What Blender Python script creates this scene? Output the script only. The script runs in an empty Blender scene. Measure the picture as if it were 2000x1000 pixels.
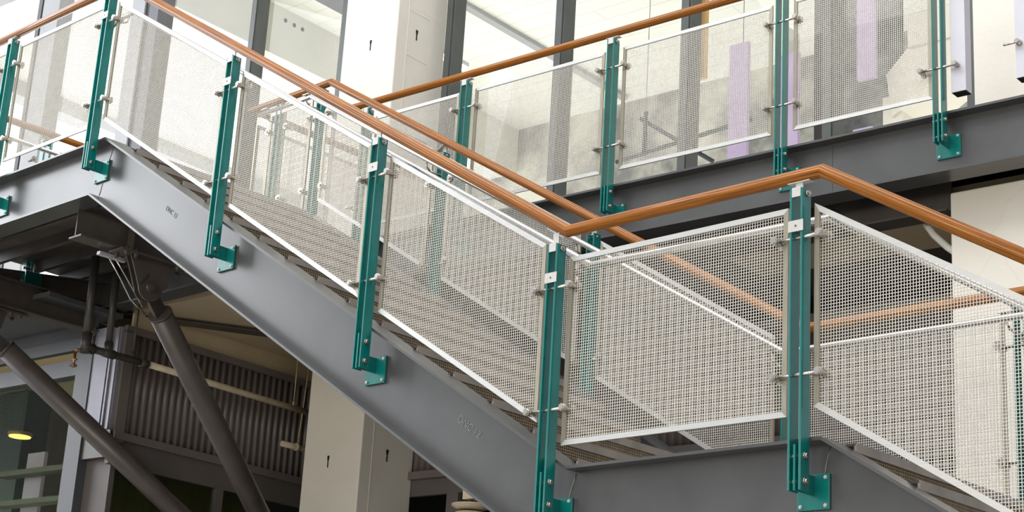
import bpy, math, random
from mathutils import Vector, Matrix
random.seed(7)
C = bpy.context.scene.collection
TH = math.atan(0.06453)                     # the building and the walkway stand a few degrees off the stair
CT, ST = math.cos(TH), math.sin(TH)
def B(a, b, z=0.0): return Vector((a*CT - b*ST, a*ST + b*CT, z))

# ------------------------------------------------------------------ materials
def new_mat(name):
    m = bpy.data.materials.new(name); m.use_nodes = True
    nt = m.node_tree; return m, nt, nt.nodes['Principled BSDF']
def ramp(nt, fac, stops):
    r = nt.nodes.new('ShaderNodeValToRGB'); nt.links.new(fac, r.inputs[0])
    e = r.color_ramp.elements
    while len(e) < len(stops): e.new(0.5)
    for el, (p, c) in zip(e, stops): el.position = p; el.color = (*c, 1)
    return r.outputs[0]
def noise(nt, scale=5, detail=4, rough=.55, mapping=(1, 1, 1), coord='Object', rot=(0, 0, 0)):
    tc = nt.nodes.new('ShaderNodeTexCoord'); mp = nt.nodes.new('ShaderNodeMapping')
    mp.inputs['Scale'].default_value = mapping; mp.inputs['Rotation'].default_value = rot
    nt.links.new(tc.outputs[coord], mp.inputs[0])
    n = nt.nodes.new('ShaderNodeTexNoise'); n.inputs['Scale'].default_value = scale
    n.inputs['Detail'].default_value = detail; n.inputs['Roughness'].default_value = rough
    nt.links.new(mp.outputs[0], n.inputs[0]); return n.outputs['Fac']
def bump(nt, p, h, strength=.2, dist=.01):
    b = nt.nodes.new('ShaderNodeBump'); b.inputs['Strength'].default_value = strength
    b.inputs['Distance'].default_value = dist
    nt.links.new(h, b.inputs['Height']); nt.links.new(b.outputs[0], p.inputs['Normal'])
def mat(name, c1, c2=None, rough=.5, metal=0, scale=6, mapping=(1, 1, 1), bmp=0, bdist=.01, coat=0, detail=4, coord='Object', lo=.35, hi=.65, spec=None, rv=0):
    m, nt, p = new_mat(name)
    c2 = c2 or tuple(x*.85 for x in c1)
    n = noise(nt, scale, detail, mapping=mapping, coord=coord)
    nt.links.new(ramp(nt, n, [(lo, c2), (hi, c1)]), p.inputs['Base Color'])
    p.inputs['Roughness'].default_value = rough; p.inputs['Metallic'].default_value = metal
    p.inputs['Coat Weight'].default_value = coat; p.inputs['Coat Roughness'].default_value = .12
    if spec is not None: p.inputs['Specular IOR Level'].default_value = spec
    if rv:
        mr = nt.nodes.new('ShaderNodeMapRange'); mr.inputs['To Min'].default_value = rough-rv; mr.inputs['To Max'].default_value = rough+rv
        nt.links.new(n, mr.inputs[0]); nt.links.new(mr.outputs[0], p.inputs['Roughness'])
    if bmp: bump(nt, p, n, bmp, bdist)
    return m
M = {}
M['teal'] = mat('teal_paint', (.0, .185, .165), (.0, .155, .143), rough=.28, scale=14, coat=.4)
M['steel'] = mat('stainless_steel', (.62, .58, .53), (.50, .47, .43), rough=.26, metal=.95, scale=40)
M['clip'] = mat('satin_steel_clip', (.62, .61, .59), (.56, .55, .53), rough=.45, metal=.25, scale=30)
M['frame'] = mat('brushed_frame_steel', (.80, .79, .76), (.70, .69, .66), rough=.38, metal=.45, scale=9, mapping=(1, 1, 6))
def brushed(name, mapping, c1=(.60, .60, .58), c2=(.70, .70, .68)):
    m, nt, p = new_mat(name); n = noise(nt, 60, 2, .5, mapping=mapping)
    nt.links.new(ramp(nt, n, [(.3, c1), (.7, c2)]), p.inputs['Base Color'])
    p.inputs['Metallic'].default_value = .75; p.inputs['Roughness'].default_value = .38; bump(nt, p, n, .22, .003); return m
M['frame_h'] = brushed('steel_brushed_lengthwise', (.12, 1, 7)); M['frame_v'] = brushed('steel_brushed_upright', (7, 1, .12), (.30, .275, .215), (.42, .385, .31))  # stiles: same steel, its dimmer reflection put into a darker colour
M['wire'] = mat('woven_wire_steel', (.78, .75, .69), (.70, .675, .62), rough=.42, metal=.15, scale=20)
M['grab'] = mat('polished_tube_steel', (.80, .79, .77), (.74, .73, .71), rough=.18, metal=.95, scale=30)
M['tread'] = mat('tread_steel', (.36, .315, .28), (.27, .24, .215), rough=.55, metal=.2, scale=7)
M['rmesh'] = mat('riser_mesh_steel', (.42, .33, .21), (.30, .23, .15), rough=.6, metal=.2, scale=9)
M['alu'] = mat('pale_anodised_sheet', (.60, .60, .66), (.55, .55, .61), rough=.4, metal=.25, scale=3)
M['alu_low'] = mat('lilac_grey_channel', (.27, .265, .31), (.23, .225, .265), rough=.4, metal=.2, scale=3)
M['dark_frame'] = mat('grey_window_frame_paint', (.080, .090, .085), (.066, .074, .070), rough=.35, scale=4)
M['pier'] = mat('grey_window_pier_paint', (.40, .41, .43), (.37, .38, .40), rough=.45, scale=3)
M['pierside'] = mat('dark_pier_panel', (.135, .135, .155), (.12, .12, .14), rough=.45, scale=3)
M['corr'] = mat('corrugated_cladding_paint', (.165, .142, .132), (.14, .12, .112), rough=.42, scale=3)
M['fascia'] = mat('brown_grey_trim_paint', (.12, .105, .10), (.10, .088, .085), rough=.5, scale=3)
M['strut'] = mat('strut_paint', (.078, .065, .058), (.06, .05, .045), rough=.36, scale=6, bmp=.05)
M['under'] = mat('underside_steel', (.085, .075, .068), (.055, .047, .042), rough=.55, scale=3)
M['pipe_dark'] = mat('dark_iron_pipe', (.060, .055, .050), (.04, .037, .033), rough=.45, scale=8)
M['pipe_cream'] = mat('cream_painted_pipe', (.56, .48, .36), (.46, .38, .27), rough=.5, scale=8)
M['rod'] = mat('yellowish_hanger_rod', (.45, .38, .22), (.35, .29, .16), rough=.5, scale=8)
M['black'] = mat('black_recess', (.012, .011, .010), (.008, .008, .008), rough=.9)
M['chalk'] = mat('chalk_marks', (.30, .31, .31), (.18, .19, .19), rough=.9, scale=90, lo=.4, hi=.6)
M['purple'] = mat('lilac_fabric', (.58, .47, .68), (.50, .39, .61), rough=.8, scale=3)
M['olive'] = mat('olive_brown_plaster', (.17, .135, .065), (.10, .08, .04), rough=.7, scale=1.3, mapping=(3, 3, .5))
M['tealdark'] = mat('dark_blue_green_panel', (.02, .035, .042), (.014, .024, .03), rough=.5, scale=2)
M['brass'] = mat('brass', (.40, .27, .17), (.32, .21, .13), rough=.35, metal=.8)
M['shelf'] = mat('khaki_shelf_edge', (.11, .10, .075), (.085, .08, .055), rough=.6)
M['ceramic'] = mat('cream_ceramic', (.55, .46, .33), (.48, .40, .28), rough=.4)
M['yellowboard'] = mat('yellow_board', (.72, .44, .16), (.66, .40, .13), rough=.5)  # colour of the yellow light on a mullion side
M['ground'] = mat('concrete_ground', (.38, .36, .33), (.30, .285, .27), rough=.7, scale=2)
M['room'] = mat('white_room_plaster', (.84, .83, .78), (.78, .77, .72), rough=.8, scale=1.5)
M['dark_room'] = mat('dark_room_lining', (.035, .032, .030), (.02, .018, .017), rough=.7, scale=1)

def paint_steel():
    m, nt, p = new_mat('gloss_grey_steel_paint')
    n = noise(nt, 2.2, 6, .6); n2 = noise(nt, 60, 3, .6)
    nt.links.new(ramp(nt, n, [(.3, (.060, .061, .063)), (.7, (.084, .086, .088))]), p.inputs['Base Color'])
    mr = nt.nodes.new('ShaderNodeMapRange'); mr.inputs['To Min'].default_value = .20; mr.inputs['To Max'].default_value = .48
    nt.links.new(n, mr.inputs[0]); nt.links.new(mr.outputs[0], p.inputs['Roughness'])
    p.inputs['Coat Weight'].default_value = .5; p.inputs['Coat Roughness'].default_value = .22
    bump(nt, p, n2, .12, .002); return m
M['paint'] = paint_steel()
def wood():
    m, nt, p = new_mat('varnished_wood')
    tc = nt.nodes.new('ShaderNodeTexCoord'); mp = nt.nodes.new('ShaderNodeMapping')
    mp.inputs['Scale'].default_value = (.7, 11, 1); nt.links.new(tc.outputs['UV'], mp.inputs[0])
    n = nt.nodes.new('ShaderNodeTexNoise'); n.inputs['Scale'].default_value = 4; n.inputs['Detail'].default_value = 8
    n.inputs['Roughness'].default_value = .65; nt.links.new(mp.outputs[0], n.inputs[0])
    nt.links.new(ramp(nt, n.outputs['Fac'], [(.38, (.12, .034, .003)), (.5, (.30, .096, .004)), (.62, (.47, .170, .010))]), p.inputs['Base Color'])
    p.inputs['Roughness'].default_value = .5; p.inputs['Specular IOR Level'].default_value = .15; p.inputs['Coat Weight'].default_value = .55; p.inputs['Coat Roughness'].default_value = .03
    return m
M['wood'] = wood()
def concrete(name, base, dark, blotch=.35, scale=.9, boards=False):
    m, nt, p = new_mat(name)
    n = noise(nt, scale, 9, .62)
    col = ramp(nt, n, [(blotch-.12, dark), (blotch+.12, base)])
    v = nt.nodes.new('ShaderNodeTexVoronoi'); v.feature = 'DISTANCE_TO_EDGE'; v.inputs['Scale'].default_value = .55
    tc = nt.nodes.new('ShaderNodeTexCoord'); mx = nt.nodes.new('ShaderNodeMixRGB'); mx.inputs[0].default_value = .22
    nt.links.new(tc.outputs['Object'], mx.inputs[1])
    n3 = nt.nodes.new('ShaderNodeTexNoise'); n3.inputs['Scale'].default_value = 3; n3.inputs['Detail'].default_value = 6
    nt.links.new(tc.outputs['Object'], n3.inputs[0]); nt.links.new(n3.outputs['Color'], mx.inputs[2]); nt.links.new(mx.outputs[0], v.inputs[0])
    crack = ramp(nt, v.outputs['Distance'], [(0, (.95, .94, .92)), (.0015, (1, 1, 1))])
    mul = nt.nodes.new('ShaderNodeMixRGB'); mul.blend_type = 'MULTIPLY'; mul.inputs[0].default_value = 1
    nt.links.new(col, mul.inputs[1]); nt.links.new(crack, mul.inputs[2]); out = mul.outputs[0]
    n2 = noise(nt, 26, 5, .6)
    pits = ramp(nt, n2, [(.24, (.35, .32, .28)), (.27, (1, 1, 1))])
    mu2 = nt.nodes.new('ShaderNodeMixRGB'); mu2.blend_type = 'MULTIPLY'; mu2.inputs[0].default_value = 1
    nt.links.new(out, mu2.inputs[1]); nt.links.new(pits, mu2.inputs[2]); out = mu2.outputs[0]
    if boards:
        w = nt.nodes.new('ShaderNodeTexBrick'); w.inputs['Scale'].default_value = 1
        w.inputs['Color1'].default_value = (1, 1, 1, 1); w.inputs['Color2'].default_value = (.95, .95, .94, 1); w.inputs['Mortar'].default_value = (.66, .65, .62, 1)
        w.inputs['Mortar Size'].default_value = .008; w.inputs['Brick Width'].default_value = 3.1; w.inputs['Row Height'].default_value = .28
        w.inputs['Mortar Smooth'].default_value = 1
        nt.links.new(tc.outputs['Object'], w.inputs[0])
        mu3 = nt.nodes.new('ShaderNodeMixRGB'); mu3.blend_type = 'MULTIPLY'; mu3.inputs[0].default_value = 1
        nt.links.new(out, mu3.inputs[1]); nt.links.new(w.outputs[0], mu3.inputs[2]); out = mu3.outputs[0]
    nt.links.new(out, p.inputs['Base Color']); p.inputs['Roughness'].default_value = .62
    bump(nt, p, n2, .25, .006); return m
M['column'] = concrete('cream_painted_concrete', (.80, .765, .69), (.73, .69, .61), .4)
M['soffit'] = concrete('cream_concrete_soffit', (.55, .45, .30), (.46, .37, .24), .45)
M['soffit_pale'] = mat('beige_grey_beam_plaster', (.62, .61, .54), (.56, .55, .49), rough=.8, scale=1.2)
M['pier_low'] = mat('slate_trim_paint', (.085, .09, .10), (.07, .074, .083), rough=.4, scale=3)
M['ceil'] = concrete('white_board_marked_concrete', (.86, .86, .82), (.80, .80, .76), .4, boards=True)
M['stained'] = concrete('stained_grey_concrete', (.58, .56, .49), (.17, .17, .165), .50, 1.1)
M['stained_dark'] = concrete('mottled_dark_concrete', (.22, .22, .21), (.05, .055, .06), .5, 2.2)
def glass(name, tint, k):
    m = bpy.data.materials.new(name); m.use_nodes = True; nt = m.node_tree; nt.nodes.clear()
    o = nt.nodes.new('ShaderNodeOutputMaterial'); mx = nt.nodes.new('ShaderNodeMixShader')
    t = nt.nodes.new('ShaderNodeBsdfTransparent'); t.inputs[0].default_value = (*tint, 1)
    g = nt.nodes.new('ShaderNodeBsdfGlossy'); g.inputs['Roughness'].default_value = .02
    lw = nt.nodes.new('ShaderNodeFresnel'); lw.inputs[0].default_value = k
    ge = nt.nodes.new('ShaderNodeNewGeometry'); mu = nt.nodes.new('ShaderNodeMath'); mu.operation = 'SUBTRACT'; mu.inputs[0].default_value = 1
    m2 = nt.nodes.new('ShaderNodeMath'); m2.operation = 'MULTIPLY'
    nt.links.new(ge.outputs['Backfacing'], mu.inputs[1]); nt.links.new(lw.outputs[0], m2.inputs[0]); nt.links.new(mu.outputs[0], m2.inputs[1])
    nt.links.new(m2.outputs[0], mx.inputs[0]); nt.links.new(t.outputs[0], mx.inputs[1]); nt.links.new(g.outputs[0], mx.inputs[2])
    nt.links.new(mx.outputs[0], o.inputs[0]); return m
M['glass'] = glass('clear_window_glass', (.98, .985, .975), 1.4)
M['glass_low'] = glass('greenish_shop_glass', (.86, .92, .84), 1.06)
def emit(name, c, s):
    m = bpy.data.materials.new(name); m.use_nodes = True; nt = m.node_tree; nt.nodes.clear()
    o = nt.nodes.new('ShaderNodeOutputMaterial'); e = nt.nodes.new('ShaderNodeEmission')
    e.inputs[0].default_value = (*c, 1); e.inputs[1].default_value = s; nt.links.new(e.outputs[0], o.inputs[0]); return m
M['tube_light'] = emit('fluorescent_tube', (1, .97, .9), 9)
M['amber'] = emit('amber_lamp', (1, .62, .16), 2.2)
M['daylight'] = emit('bright_sky_outside', (.97, .99, 1.0), 3.6)

# ------------------------------------------------------------------ mesh builder
class MB:
    def __init__(s): s.v = []; s.f = []; s.uv = {}; s.sm = set()
    def face(s, idx, uv=None, smooth=False):
        s.f.append(tuple(idx)); k = len(s.f)-1
        if uv: s.uv[k] = uv
        if smooth: s.sm.add(k)
    def box(s, x0, x1, y0, y1, z0, z1, T=None):
        n = len(s.v)
        for z in (z0, z1):
            for y in (y0, y1):
                for x in (x0, x1): s.v.append(T(x, y, z) if T else Vector((x, y, z)))
        for q in ((0, 2, 3, 1), (4, 5, 7, 6), (0, 1, 5, 4), (2, 6, 7, 3), (0, 4, 6, 2), (1, 3, 7, 5)): s.face([n+i for i in q])
        return s
    def prism(s, poly, y0, y1):             # polygon in x-z extruded along y
        n = len(s.v); k = len(poly)
        for y in (y0, y1):
            for x, z in poly: s.v.append(Vector((x, y, z)))
        s.face([n+i for i in range(k)]); s.face([n+k+i for i in reversed(range(k))])
        for i in range(k):
            j = (i+1) % k; s.face([n+i, n+k+i, n+k+j, n+j])
        return s
    def cyl(s, p, q, r, n=12, r2=None, caps=True):
        p, q = Vector(p), Vector(q); d = (q-p).normalized()
        a = Vector((0, 0, 1)) if abs(d.z) < .9 else Vector((1, 0, 0))
        u = d.cross(a).normalized(); w = d.cross(u); m = len(s.v); r2 = r if r2 is None else r2
        for c, rr in ((p, r), (q, r2)):
            for i in range(n):
                t = 2*math.pi*i/n; s.v.append(c+u*math.cos(t)*rr+w*math.sin(t)*rr)
        for i in range(n):
            j = (i+1) % n; s.face([m+i, m+j, m+n+j, m+n+i], smooth=n > 6)
        if caps: s.face([m+i for i in reversed(range(n))]); s.face([m+n+i for i in range(n)])
        return s
    def sweep(s, pts, prof, up=Vector((0, 0, 1)), caps=True):     # mitred sweep, profile (side, up)
        pts = [Vector(p) for p in pts]; k = len(prof); dirs = [(pts[i+1]-pts[i]).normalized() for i in range(len(pts)-1)]
        per = [0]
        for i in range(k): a, b = prof[i], prof[(i+1) % k]; per.append(per[-1]+math.hypot(a[0]-b[0], a[1]-b[1]))
        L = 0; off = random.random()*9
        for i, d in enumerate(dirs):
            side = d.cross(up)
            side = side.normalized() if side.length > 1e-3 else Vector((1, 0, 0)); uu = side.cross(d).normalized()
            rings = []; ln = (pts[i+1]-pts[i]).length
            for e in (0, 1):
                P = pts[i+e]; j = i+e
                if 0 < j < len(pts)-1: nrm = (dirs[j-1]+dirs[j]).normalized()
                else: nrm = d
                m = len(s.v)
                for a, b in prof:
                    q = P+side*a+uu*b; q = q+d*((P-q).dot(nrm)/d.dot(nrm)); s.v.append(q)
                rings.append(m)
            for a in range(k):
                b = (a+1) % k
                s.face([rings[0]+a, rings[0]+b, rings[1]+b, rings[1]+a],
                       uv=[(L+off, per[a]*8), (L+off, per[a+1]*8), (L+ln+off, per[a+1]*8), (L+ln+off, per[a]*8)], smooth=True)
            if caps and i == 0: s.face([rings[0]+a for a in reversed(range(k))])
            if caps and i == len(dirs)-1: s.face([rings[1]+a for a in range(k)])
            L += ln
        return s
    def obj(s, name, m, parent=None, bevel=0):
        me = bpy.data.meshes.new(name); me.from_pydata([tuple(v) for v in s.v], [], s.f)
        ul = me.uv_layers.new(name='UVMap')
        for k, uv in s.uv.items():
            pl = me.polygons[k]
            for li, c in zip(pl.loop_indices, uv): ul.data[li].uv = c
        for k in s.sm: me.polygons[k].use_smooth = True
        me.materials.append(M[m]); o = bpy.data.objects.new(name, me); C.objects.link(o)
        if parent: o.parent = parent
        if bevel:
            b = o.modifiers.new('bevel', 'BEVEL'); b.width = bevel; b.segments = 2; b.limit_method = 'ANGLE'
        return o
def circle(r, n=14): return [(math.cos(2*math.pi*i/n)*r, math.sin(2*math.pi*i/n)*r) for i in range(n)]
def empty(name, loc, rz=0):
    o = bpy.data.objects.new(name, None); C.objects.link(o); o.location = loc; o.rotation_euler = (0, 0, rz); o.empty_display_size = .05
    return o
def tag(o, label=None, cat=None, group=None, kind=None):
    if label: o['label'] = label
    if cat: o['category'] = cat
    if group: o['group'] = group
    if kind: o['kind'] = kind
    return o
def copy_tree(o, parent=None):
    c = o.copy(); C.objects.link(c)
    if parent: c.parent = parent
    for ch in [x for x in bpy.data.objects if x.parent == o]: copy_tree(ch, c)
    return c
def struct(o): o['kind'] = 'structure'; return o

# ------------------------------------------------------------------ camera
cam = bpy.data.cameras.new('camera'); co = bpy.data.objects.new('camera', cam); C.objects.link(co)
R0 = Vector((0.7190147, 0.6920480, 0.0639327)); R1 = Vector((-0.1646890, 0.2590285, -0.9517257)); R2 = Vector((-0.6752003, 0.6737757, 0.3002180))
co.matrix_world = Matrix(((R0.x, -R1.x, -R2.x, 0), (R0.y, -R1.y, -R2.y, 0), (R0.z, -R1.z, -R2.z, 0), (0, 0, 0, 1)))
cam.sensor_width = 36; cam.lens = 36*3372.63/2000; cam.shift_x = (1000-937.43)/2000; cam.shift_y = (522.1-500)/2000
cam.clip_start = .05; cam.clip_end = 200
bpy.context.scene.camera = co

# ------------------------------------------------------------------ stair geometry (camera height is z = 0)
S = .612
ZL1, ZL2 = 4.18, 1.546                       # stringer tops at the two landings
XB1, XB2, XB3 = -9.555, -5.25, -3.864        # bends
XEND = -1.6
top = [(-12.62, ZL1), (XB1, ZL1), (XB2, ZL2), (XB3, ZL2), (XEND, ZL2+S*(XB3-XEND))]
def offset(poly, d):                         # mitred offset downwards
    out = []
    for i, (x, z) in enumerate(poly):
        ds = []
        if i > 0: ds.append((poly[i][0]-poly[i-1][0], poly[i][1]-poly[i-1][1]))
        if i < len(poly)-1: ds.append((poly[i+1][0]-poly[i][0], poly[i+1][1]-poly[i][1]))
        ns = []
        for dx, dz in ds:
            l = math.hypot(dx, dz); ns.append((dz/l, -dx/l))
        if len(ns) == 1: out.append((x+ns[0][0]*d, z+ns[0][1]*d)); continue
        nx, nz = ns[0][0]+ns[1][0], ns[0][1]+ns[1][1]; l = math.hypot(nx, nz); nx /= l; nz /= l
        k = d/(nx*ns[0][0]+nz*ns[0][1]); out.append((x+nx*k, z+nz*k))
    return out
def strip(mb, poly, d0, d1, y0, y1):
    a, b = offset(poly, d0), offset(poly, d1)
    for i in range(len(poly)-1): mb.prism([a[i], a[i+1], b[i+1], b[i]], y0, y1)
    return mb
DEP = .395
def stringer(parent, web0, web1, fl0, fl1, label):
    mb = MB(); strip(mb, top, .008, DEP-.008, web0, web1); strip(mb, top, 0, .014, fl0, fl1); strip(mb, top, DEP-.014, DEP, fl0, fl1)
    o = mb.obj('stringer', 'paint', parent); o['label'] = label; return o
stair = empty('staircase', (0, 0, 0))
tag(stair, 'grey steel staircase with two landings and mesh risers between its glossy channel stringers', 'staircase')
stringer(stair, 5.965, 5.977, 5.88, 6.05, 'glossy grey steel stringer facing the viewer')
stringer(stair, 7.663, 7.675, 7.59, 7.76, 'grey steel stringer on the wall side')
# weld seams at the bends
for (x, z), (x2, z2) in zip(top[1:4], offset(top, DEP)[1:4]):
    w = MB(); dx, dz = x2-x, z2-z
    pts = [(x+dx*t+random.uniform(-.004, .004), 5.9655, z+dz*t) for t in [.05+.09*i for i in range(11)]]
    w.sweep(pts, circle(.004, 6)); w.obj('weld_bead', 'paint', stair)
# landings
for nm, x0, x1, zt in (('upper', -12.6, XB1-.005, ZL1-.006), ('lower', XB2+.01, XB3, ZL2-.006)):
    o = MB().box(x0, x1, 5.98, 7.66, zt-.03, zt).obj('landing_plate', 'under', stair)
    for i in range(5 if nm == 'upper' else 3):
        y = 6.2+i*(1.3/(4 if nm == 'upper' else 2)); MB().box(x0+.02, x1-.1, y-.02, y+.02, zt-.12, zt-.03).obj('landing_joist', 'under', stair)
# treads with solid nosings and woven mesh risers
def riser_mesh(x, y0, y1, z0, z1):
    mb = MB(); y = y0+.008
    while y < y1: mb.box(x-.0015, x+.0015, y-.0014, y+.0014, z0, z1); y += .0145
    z = z0+.005
    while z < z1: mb.box(x-.0015, x+.0015, y0, y1, z-.0014, z+.0014); z += .0145
    return mb
first_tread = None; slots = [(-6.779+.2915*j, 2.512-.1784*j) for j in range(-9, 6)] + [(XB3+.06+.2915*j, ZL2+.0-.1784*j) for j in range(0, 8)]
for x, z in slots:
    if first_tread is None:
        t = bpy.data.objects.new('tread', None)
        mb = MB().box(-.30, -.004, 6.05, 7.59, -.012, -.001)
        t = mb.obj('tread', 'under', stair); MB().box(-.012, 0, 6.05, 7.59, -.040, 0).obj('tread_nosing', 'tread', t); riser_mesh(-.008, 6.05, 7.59, -.185, -.04).obj('mesh_riser', 'rmesh', t)  # plate coloured dark to stand for the shade under the stair
        t.location = (x, 0, z); first_tread = t
    else:
        t = first_tread.copy(); C.objects.link(t); t.location = (x, 0, z)
        for ch in [c for c in bpy.data.objects if c.parent == first_tread]:
            c = ch.copy(); C.objects.link(c); c.parent = t
# chalk mill marks on the web
def text_mesh(txt, size, m, parent, mw, name, ext=.0004):
    cu = bpy.data.curves.new('t', 'FONT'); cu.body = txt; cu.size = size; cu.extrude = ext; cu.offset = 0
    to = bpy.data.objects.new('t', cu); C.objects.link(to); bpy.context.view_layer.update()
    me = bpy.data.meshes.new_from_object(to.evaluated_get(bpy.context.evaluated_depsgraph_get()))
    bpy.data.objects.remove(to); me.materials.clear(); me.materials.append(M[m])
    o = bpy.data.objects.new(name, me); C.objects.link(o); o.parent = parent; o.matrix_world = mw; return o
for (x, z, sz) in ((-6.065, 1.862, .055), (-8.86, 3.545, .045)):
    rot = Matrix.Rotation(math.radians(34), 4, 'Y') @ Matrix.Rotation(math.radians(90), 4, 'X')
    text_mesh('DNC 12', sz, 'chalk', stair, Matrix.Translation((x, 5.9638, z)) @ rot, 'chalk_mark')
# steel cross beams under the stair
def ibeam_y(parent, x, y0, y1, zb, h=.235, w=.15, name='cross_beam'):
    mb = MB().box(x-w/2, x+w/2, y0, y1, zb, zb+.012).box(x-w/2, x+w/2, y0, y1, zb+h-.012, zb+h).box(x-.005, x+.005, y0, y1, zb+.01, zb+h-.01)
    for y in (y0+.42, ): mb.box(x-w/2, x+w/2, y, y+.012, zb+.01, zb+h-.01)
    return mb.obj(name, 'strut', parent)
ibeam_y(stair, -9.99, 6.02, 7.6, 3.585)
ibeam_y(stair, -12.1, 5.99, 7.6, 3.585)

# ------------------------------------------------------------------ railing posts
def make_post(hr=1.345, tilt=0, clip=True, rods=(1.083, .485)):
    r = empty('railing_post', (0, 0, 0))
    for x0 in (-.032, .022): MB().box(x0, x0+.010, 0, .064, 0, 1.30).obj('post_bar', 'teal', r, bevel=.0012)
    MB().box(-.005, .005, .002, .062, 0, .19).box(-.005, .005, .06, .141, 0, .082).obj('mounting_tab', 'teal', r)
    bp = MB().box(-.077, .077, .141, .153, -.058, .09).obj('base_plate', 'teal', r, bevel=.001)
    for bx in (-.06, .06):
        for bz in (-.042, .074): MB().cyl((bx, .141, bz), (bx, .137, bz), .0085, 10).cyl((bx, .137, bz), (bx, .133, bz), .006, 6).obj('anchor_bolt', 'clip', bp)
    for bz in (.04, .145):
        b = MB().cyl((-.045, .032, bz), (.045, .032, bz), .006, 8)
        for sx in (-1, 1):
            b.cyl((sx*.032, .032, bz), (sx*.037, .032, bz), .0155, 14).cyl((sx*.037, .032, bz), (sx*.046, .032, bz), .0125, 12, r2=.009)
            b.cyl((sx*.007, .032, bz), (sx*.011, .032, bz), .011, 10); b.cyl((sx*.0185, .032, bz), (sx*.022, .032, bz), .011, 10)
        b.obj('through_bolt', 'steel', r)
    for bz in rods:
        b = MB().cyl((-.115, .022, bz), (.115, .022, bz), .008, 12).obj('standoff_rod', 'steel', r)
        for sx in (-1, 1):
            k = MB().cyl((sx*.112, -.006, bz), (sx*.112, .036, bz), .0175, 8).cyl((sx*.112, -.009, bz), (sx*.112, -.006, bz), .0140, 8)
            k.cyl((sx*.112, .036, bz), (sx*.112, .075, bz), .009, 10).cyl((sx*.112, .066, bz), (sx*.112, .071, bz), .026, 16).cyl((sx*.112, .070, bz), (sx*.112, .080, bz), .012, 8)
            k.obj('panel_clamp', 'steel', b)
    # folded cap carrying the handrail
    hb = hr-.029; t = MB()
    t.box(-.0215, .0215, -.001, .004, 1.262, 1.305).box(-.0215, .0215, .0, .030, 1.300, 1.305).box(-.018, .018, .022, .030, 1.30, hb+.002)
    n = len(t.v); t.box(-.055, .055, .014, .052, hb-.002, hb+.002)
    for i in range(n, len(t.v)):
        v = t.v[i]; t.v[i] = Vector((v.x, v.y, v.z-math.tan(tilt)*v.x))
    t.obj('handrail_bracket', 'clip', r)
    MB().cyl((-.040, .034, 1.280), (.040, .034, 1.280), .006, 8).cyl((.032, .034, 1.280), (.040, .034, 1.280), .014, 12).cyl((.04, .034, 1.28), (.047, .034, 1.28), .009, 6).obj('cap_bolt', 'steel', r)
    if clip:
        s = MB().box(-.037, .037, -.004, -.0005, 1.105, 1.155).obj('saddle_plate', 'clip', r)
        MB().cyl((0, -.0055, 1.13), (0, -.003, 1.13), .0045, 8).obj('plate_screw', 'pipe_dark', s)
        g = MB().cyl((0, -.002, 1.13), (0, .155, 1.13), .008, 10)
        g.sweep([(0, .15, 1.13), (0, .185, 1.15), (0, .191, 1.205)], circle(.0065, 8)).box(-.035, .035, .176, .206, 1.205, 1.210)
        g.obj('grab_rail_bracket', 'steel', r)
    return r
P_LAND = make_post(1.363, 0); P_FLT = make_post(1.39, math.atan(S)); P_PLAIN = make_post(1.345, 0, clip=False)
GN = 'teal railing posts on the near side of the stair'; GF = 'teal railing posts on the wall side of the stair'
GW = 'teal railing posts along the walkway'
def place(proto, loc, rz, label, group):
    c = copy_tree(proto); c.location = loc; c.rotation_euler = (0, 0, rz)
    return tag(c, label, 'railing post', group)
XF = [-10.926, -9.654, -8.134, -6.698, -5.337, -3.947]; ZF = [3.957, 3.957, 3.066, 2.185, 1.322, 1.318]
labs = ['twin-bar teal post cut by the left edge of the picture', 'teal twin-bar post at the top bend of the near railing, above the I-beam end',
        'second teal post down the sloping near railing, nearest below the top bend', 'teal post halfway down the near sloping railing, where its rail crosses the walkway posts behind',
        'teal post under the mitred valley joint of the near wooden handrail', 'large teal post under the peak of the near handrail, nearest to the viewer']
for i in range(6):
    fl = i in (2, 3, 4)
    place((P_PLAIN if i == 0 else P_FLT if fl else P_LAND), (XF[i], 5.809, ZF[i]), 0, labs[i], GN)
XA = [-9.654, -8.25, -6.82, -5.337, -3.947]; ZA = [3.93, 3.09, 2.22, 1.318, 1.318]
labs = ['wall-side teal post at the top bend of the far handrail, seen over the near handrail', 'wall-side teal post on the slope just left of the leftmost full walkway post',
        'wall-side teal post on the slope, its head showing below the near handrail joint', 'wall-side teal post seen through the mesh behind the large front post',
        'wall-side teal post seen through mesh near the right edge of the picture']
for i in range(5):
    place(P_FLT if i in (1, 2) else P_LAND, (XA[i], 7.832, ZA[i]), math.pi, labs[i], GF)
AW = [-9.20, -8.160, -6.783, -5.405, -4.305]; BW = 8.9416; ZW = 3.987
labs = ['walkway post at the left end of the walkway, only its head above the stair handrail', 'walkway post left of the picture centre, crossed by the far stair handrail',
        'walkway post standing complete above the near landing handrail', 'walkway post right above the peak of the near handrail',
        'rightmost walkway post, beside the pale sheet metal upright']
for i in range(5):
    q = B(AW[i], BW, ZW); place(P_PLAIN, q, TH, labs[i], GW)
place(P_LAND, (-10.15, 7.832, 3.93), math.pi, 'wall-side teal post on the upper landing, faint behind the near mesh', GF)
q = place(P_PLAIN, (-12.48, 8.9, 3.93), -math.pi/2, 'far teal post of the link bridge railing at the left edge behind the landing mesh', 'teal posts of the link bridge')
q = place(P_PLAIN, (-12.48, 7.1, 3.93), -math.pi/2, 'nearer teal post of the link bridge railing, just above the landing stringer', 'teal posts of the link bridge')
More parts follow.
